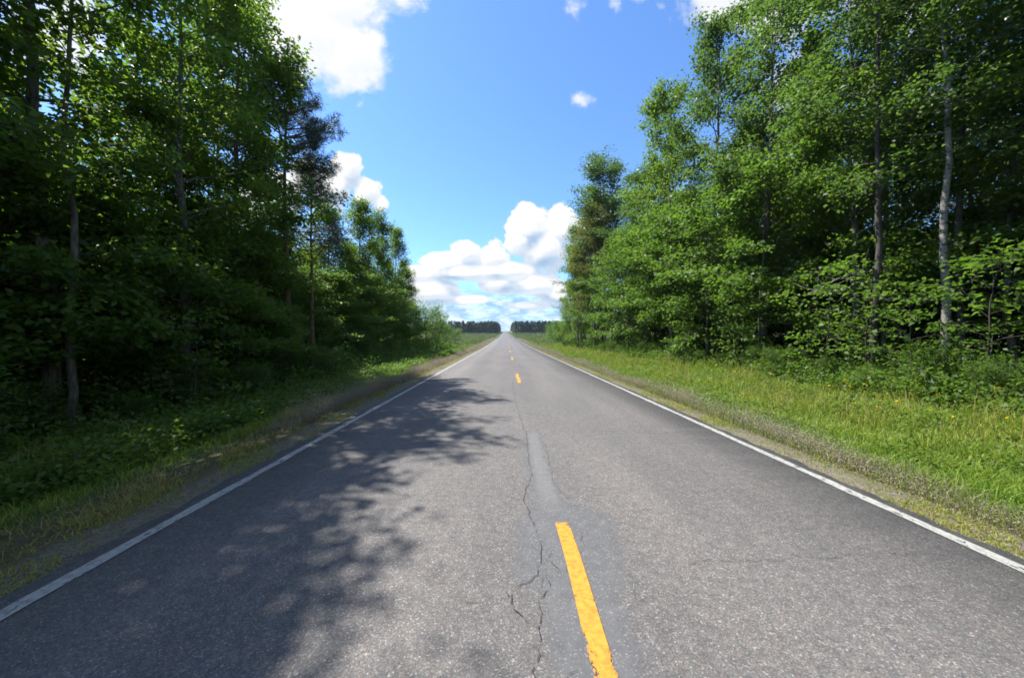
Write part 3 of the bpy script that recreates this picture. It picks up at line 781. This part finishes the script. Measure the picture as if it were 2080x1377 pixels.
y = 2.6
while y < 25:
    place(f'lowmaple{g.integers(0, 2)}', 'young_maple', -(10.2 + g.uniform(-.5, .6) + (1.6 if y > 17 else 0)), y, g.uniform(4.0, 6.6), ang(), 'low dark maple, leafy to the ground, in the front row of the left wood', 'tree', 'low maples in the front row of the left wood')
    y += g.uniform(1.6, 2.5)
# saplings and shrubs at the wood edges
SAP = [(-7.7, 5.2, 1.5, 'small sapling lit from behind above the shaded left verge nearest the viewer'), (-8.1, 9.2, 2.6, 'sapling in deep shade before the tall left maples'),
       (-9.6, 19.5, 3.0, 'sapling under the tall dark pine'), (-10.2, 26, 3.2, 'sapling below the poplars, right of the pines'),
       (10.6, 8.9, 2.7, 'sapling with yellow-green leaves left of the whitish aspen trunk'), (11.9, 8.3, 3.4, 'sapling with pale green leaves before the whitish aspen trunk'),
       (10.9, 11.6, 3.6, 'sapling with thin layered leaves below the pale dead branch'), (12.6, 11.9, 4.0, 'taller sapling in the shade behind the pale-leaved sapling'),
       (11.6, 5.8, 3.0, 'large-leaved sapling at the right border of the picture'), (10.4, 15.5, 3.4, 'sapling before the dark hollow at the middle of the right wood'),
       (10.2, 19.6, 3.0, 'sapling with bright leaves at the foot of the shining young maples')]
for j, (x, y, h, lb) in enumerate(SAP):
    place(f'sapling{j % 3}', 'sapling', x, y, h, ang(), lb, 'sapling', 'saplings at the wood edges')
SHR = [(-11.0, 47.5, 5.6, 'tall light green bush where the left wood ends'), (-10.6, 53, 4.8, 'middle one of the light green bushes after the left wood'), (-10.4, 59, 3.6, 'rounded bush after the left wood, between the tall bush and the lowest'), (-10.0, 67, 2.6, 'lowest and farthest bush in the row after the left wood'),
       (9.6, 57, 3.8, 'bush at the foot of the last poplar of the right wood'), (10.6, 70, 3.6, 'broad light green bush on the right verge beyond the wood'), (11.8, 86, 3.4, 'farthest bush on the right verge, against the distant dark forest'),
       (-26, 190, 4.6, 'small yellow-green lone bush in the left field before the distant forest')]
for j, (x, y, h, lb) in enumerate(SHR):
    place(f'shrub{j % 3}', 'bush', x, y, h, ang(), lb, 'bush', 'bushes beyond the woods', wide=h / 2.2 * (.9 if j < 4 else 1.15))
for side, lab, grp in ((-1, 'dark green shrub at the foot of the left wood', 'shrubs along the left wood'), (1, 'green shrub at the foot of the right wood', 'shrubs along the right wood')):
    y = 1.5
    while y < 50:
        x = -(8.6 + g.uniform(-.5, 1.0) + (1.2 if y > 18 else 0)) if side < 0 else 10.3 + g.uniform(-.4, 1.0) - (.8 if y > 30 else 0)
        place(f'shrub{g.integers(0, 3)}', 'shrub', x, y, g.uniform(.7, 1.5) if side < 0 else g.uniform(.5, 1.15), ang(), lab, 'shrub', grp)
        y += g.uniform(.9, 1.8) * (1 + y / 60)

# ------------------------------------------------------------------ sky with clouds, sun
w = bpy.data.worlds.new('World'); sc.world = w; w.use_nodes = True
t = NT(w.node_tree); bg = w.node_tree.nodes['Background']
sky = t.N.new('ShaderNodeTexSky'); sky.sky_type = 'NISHITA'; sky.sun_disc = False
sky.sun_elevation = SUN_EL; sky.sun_rotation = SUN_AZ % (2 * math.pi)
sky.air_density = 1.0; sky.dust_density = .25; sky.ozone_density = 1.0
dirv = t.N.new('ShaderNodeTexCoord').outputs['Generated']
s3 = t.node('ShaderNodeSeparateXYZ', [dirv]).outputs
yy = t.m('MAXIMUM', s3[1], .03)
U = t.m('DIVIDE', s3[0], yy); Vv = t.m('DIVIDE', s3[2], yy)
P = t.node('ShaderNodeCombineXYZ', [U, Vv, 0]).outputs[0]
# cloud puffs: bearing tan, elevation tan, half width, half height
PUFF = [(-.56, .87, .25, .18), (-.44, .80, .13, .14), (-.47, .95, .17, .13), (-.72, .95, .20, .14),
        (-.455, .480, .052, .050), (-.50, .42, .075, .070), (-.40, .412, .050, .050), (-.362, .375, .038, .034), (-.57, .45, .06, .06), (-.66, .40, .10, .08),
        (-.115, .240, .060, .046), (-.175, .210, .080, .044), (-.25, .180, .060, .028), (-.04, .225, .055, .045), (-.03, .255, .028, .030), (-.13, .185, .13, .030),
        (.072, .318, .078, .070), (.12, .255, .095, .075), (.05, .275, .06, .05), (.165, .31, .065, .08), (.22, .27, .09, .09),
        (-.22, .130, .10, .045), (-.02, .148, .07, .034), (-.10, .105, .07, .020), (.085, .148, .10, .042), (.17, .125, .09, .034), (.0, .190, .12, .028), (.08, .09, .07, .016)]
WISP = [(-.29, .955, .075, .055), (.215, .682, .05, .028), (.20, .935, .040, .045), (.315, .955, .035, .05), (.38, .985, .05, .03), (.45, .95, .03, .025), (.63, .97, .18, .10), (.78, .93, .16, .12), (.84, .70, .13, .16), (1.15, .95, .3, .14), (-1.25, .85, .28, .2)]


def field(p, blobs):
    acc = None
    for cu, cv, ru, rv in blobs:
        q = t.vm('MULTIPLY_ADD', p, (1 / ru, 1 / rv, 0), (-cu / ru, -cv / rv, 0))
        f = t.m('MULTIPLY', t.m('SUBTRACT', 1, t.vm('LENGTH', q)), min(1.0, max(ru, rv) * 11))
        acc = f if acc is None else t.m('MAXIMUM', acc, f)
    return acc


def puff_density(p):
    n = t.noise(p, 15, 8, .60); n2 = t.noise(p, 5.5, 3, .5); n3 = t.voro(t.vm('ADD', p, t.vm('MULTIPLY', t.noise(p, 30, 4, .65, 1), (.06, .06, 0))), 24, 'SMOOTH_F1')
    return t.m('ADD', t.m('MULTIPLY', t.m('SUBTRACT', .42, n3), .28), t.m('ADD', t.m('ADD', field(p, PUFF), t.m('MULTIPLY', t.m('SUBTRACT', n, .5), .95)), t.m('MULTIPLY', t.m('SUBTRACT', n2, .5), .45)))


d0 = puff_density(P); d1 = puff_density(t.vm('ADD', P, (-.012, .020, 0)))
f0 = field(P, PUFF); f1 = field(t.vm('ADD', P, (-.015, .050, 0)), PUFF)
aP = t.smooth(d0, .02, t.m('ADD', .15, t.m('MULTIPLY', t.smooth(Vv, .45, .8), .35)))
fine = t.smooth(t.m('SUBTRACT', d1, d0), -.16, .20)          # thicker towards the sun = shaded
broad = t.smooth(t.m('SUBTRACT', f1, f0), -.22, .34)
core = t.m('MULTIPLY', t.smooth(d0, .10, .60), t.m('SUBTRACT', 1, t.m('MULTIPLY', t.smooth(Vv, .5, .72), .7)))
shade = t.m('MULTIPLY', t.m('ADD', t.m('MULTIPLY', fine, .42), t.m('MULTIPLY', broad, .62)), t.m('MULTIPLY', t.m('ADD', .62, t.m('MULTIPLY', core, .38)), t.m('SUBTRACT', 1, t.m('MULTIPLY', t.smooth(Vv, .5, .72), .75))))
E_ = 4.75
cP = t.mix(shade, (E_ * 1.04, E_ * 1.04, E_ * 1.04), (E_ * .37, E_ * .55, E_ * .80))
nw = t.noise(t.vm('ADD', P, t.vm('MULTIPLY', t.noise(P, 9, 3, .6, 1), (.10, .10, 0))), 10, 6, .62)
dw = t.m('ADD', field(P, WISP), t.m('MULTIPLY', t.m('SUBTRACT', nw, .52), 2.0))
aW = t.m('MULTIPLY', t.smooth(dw, .05, .75), .92)
# layered far cloud deck low over the horizon
nl = t.noise(t.vm('MULTIPLY', P, (5, 30, 1)), 1.25, 6, .58); nl2 = t.noise(t.vm('MULTIPLY', P, (9, 22, 1)), 1.7, 5, .6)
bandm = t.m('MULTIPLY', t.m('SUBTRACT', 1, t.smooth(Vv, .09, .17)), t.smooth(Vv, -.02, .015))
aL = t.m('MULTIPLY', t.smooth(nl, .30, .50), bandm)
cL = t.mix(t.smooth(nl2, .42, .60), (E_ * .34, E_ * .53, E_ * .82), (E_ * .84, E_ * .93, E_ * 1.0))
blue = t.mix(1, sky.outputs[0], (.68, .95, 1.27), 'MULTIPLY')
skyc = t.mix(t.m('MULTIPLY', aL, .85), blue, cL)
skyc = t.mix(aW, skyc, (E_ * .98, E_ * .99, E_))
skyc = t.mix(aP, skyc, cP)
nb = t.noise(dirv, 3.2, 6, .55)
back = t.mix(t.m('MULTIPLY', t.smooth(nb, .47, .60), t.smooth(s3[2], .0, .12)), blue, (E_ * .82, E_ * .84, E_ * .86))  # unseen broken clouds behind and overhead, added to whiten the ambient light
front = t.m('MULTIPLY', t.smooth(s3[1], .0, .06), t.m('SUBTRACT', 1, t.smooth(Vv, 1.25, 1.5)))
skyc = t.mix(front, back, skyc)
t.put(bg.inputs[0], skyc); bg.inputs[1].default_value = .10
w.cycles.sampling_method = 'MANUAL'; w.cycles.sample_map_resolution = 512

sun = bpy.data.lights.new('sun', 'SUN'); sun.energy = 5.0; sun.angle = R(.53); sun.color = (1, .955, .88)
so = bpy.data.objects.new('sun', sun); COL.objects.link(so)
S = Vector((math.sin(SUN_AZ) * math.cos(SUN_EL), math.cos(SUN_AZ) * math.cos(SUN_EL), math.sin(SUN_EL)))
so.rotation_euler = S.to_track_quat('Z', 'Y').to_euler(); so.location = S * 60

# ------------------------------------------------------------------ air: thin even haze over the whole scene
hm = bpy.data.materials.new('air'); hm.use_nodes = True
ht = NT(hm.node_tree); hm.node_tree.nodes.remove(hm.node_tree.nodes['Principled BSDF'])
hv = ht.N.new('ShaderNodeVolumePrincipled'); hv.inputs['Color'].default_value = (.72, .86, 1, 1); hv.inputs['Density'].default_value = .00010; hv.inputs['Anisotropy'].default_value = .2
ht.L.new(hv.outputs[0], hm.node_tree.nodes['Material Output'].inputs['Volume'])
hx, hy0, hy1, hz0, hz1 = 5200, -300, 6100, -6, 40
HV = np.array([(x, y, z) for z in (hz0, hz1) for y in (hy0, hy1) for x in (-hx, hx)], float)
HF = np.array([(0, 2, 3, 1), (4, 5, 7, 6), (0, 1, 5, 4), (2, 6, 7, 3), (0, 4, 6, 2), (1, 3, 7, 5)])
link('haze', mesh_np('haze', HV, [HF], [hm]), kind='stuff')

# ------------------------------------------------------------------ camera
cam = bpy.data.cameras.new('camera'); cam.sensor_width = 36; cam.lens = 36 * 705 / 2080
cam.clip_start = .05; cam.clip_end = 12000
co = bpy.data.objects.new('camera', cam); COL.objects.link(co); co.location = (0, 0, 1.69)
co.rotation_euler = (R(90 - .45), 0, R(-1.06)); sc.camera = co

sc.view_settings.view_transform = 'Standard'; sc.view_settings.look = 'None'
sc.view_settings.exposure = 1.1; sc.view_settings.gamma = 1
cy = sc.cycles
cy.max_bounces = 6; cy.diffuse_bounces = 3; cy.glossy_bounces = 2; cy.transmission_bounces = 4; cy.transparent_max_bounces = 8
cy.caustics_reflective = False; cy.caustics_refractive = False
cy.use_denoising = True
cy.filter_width = 1.7
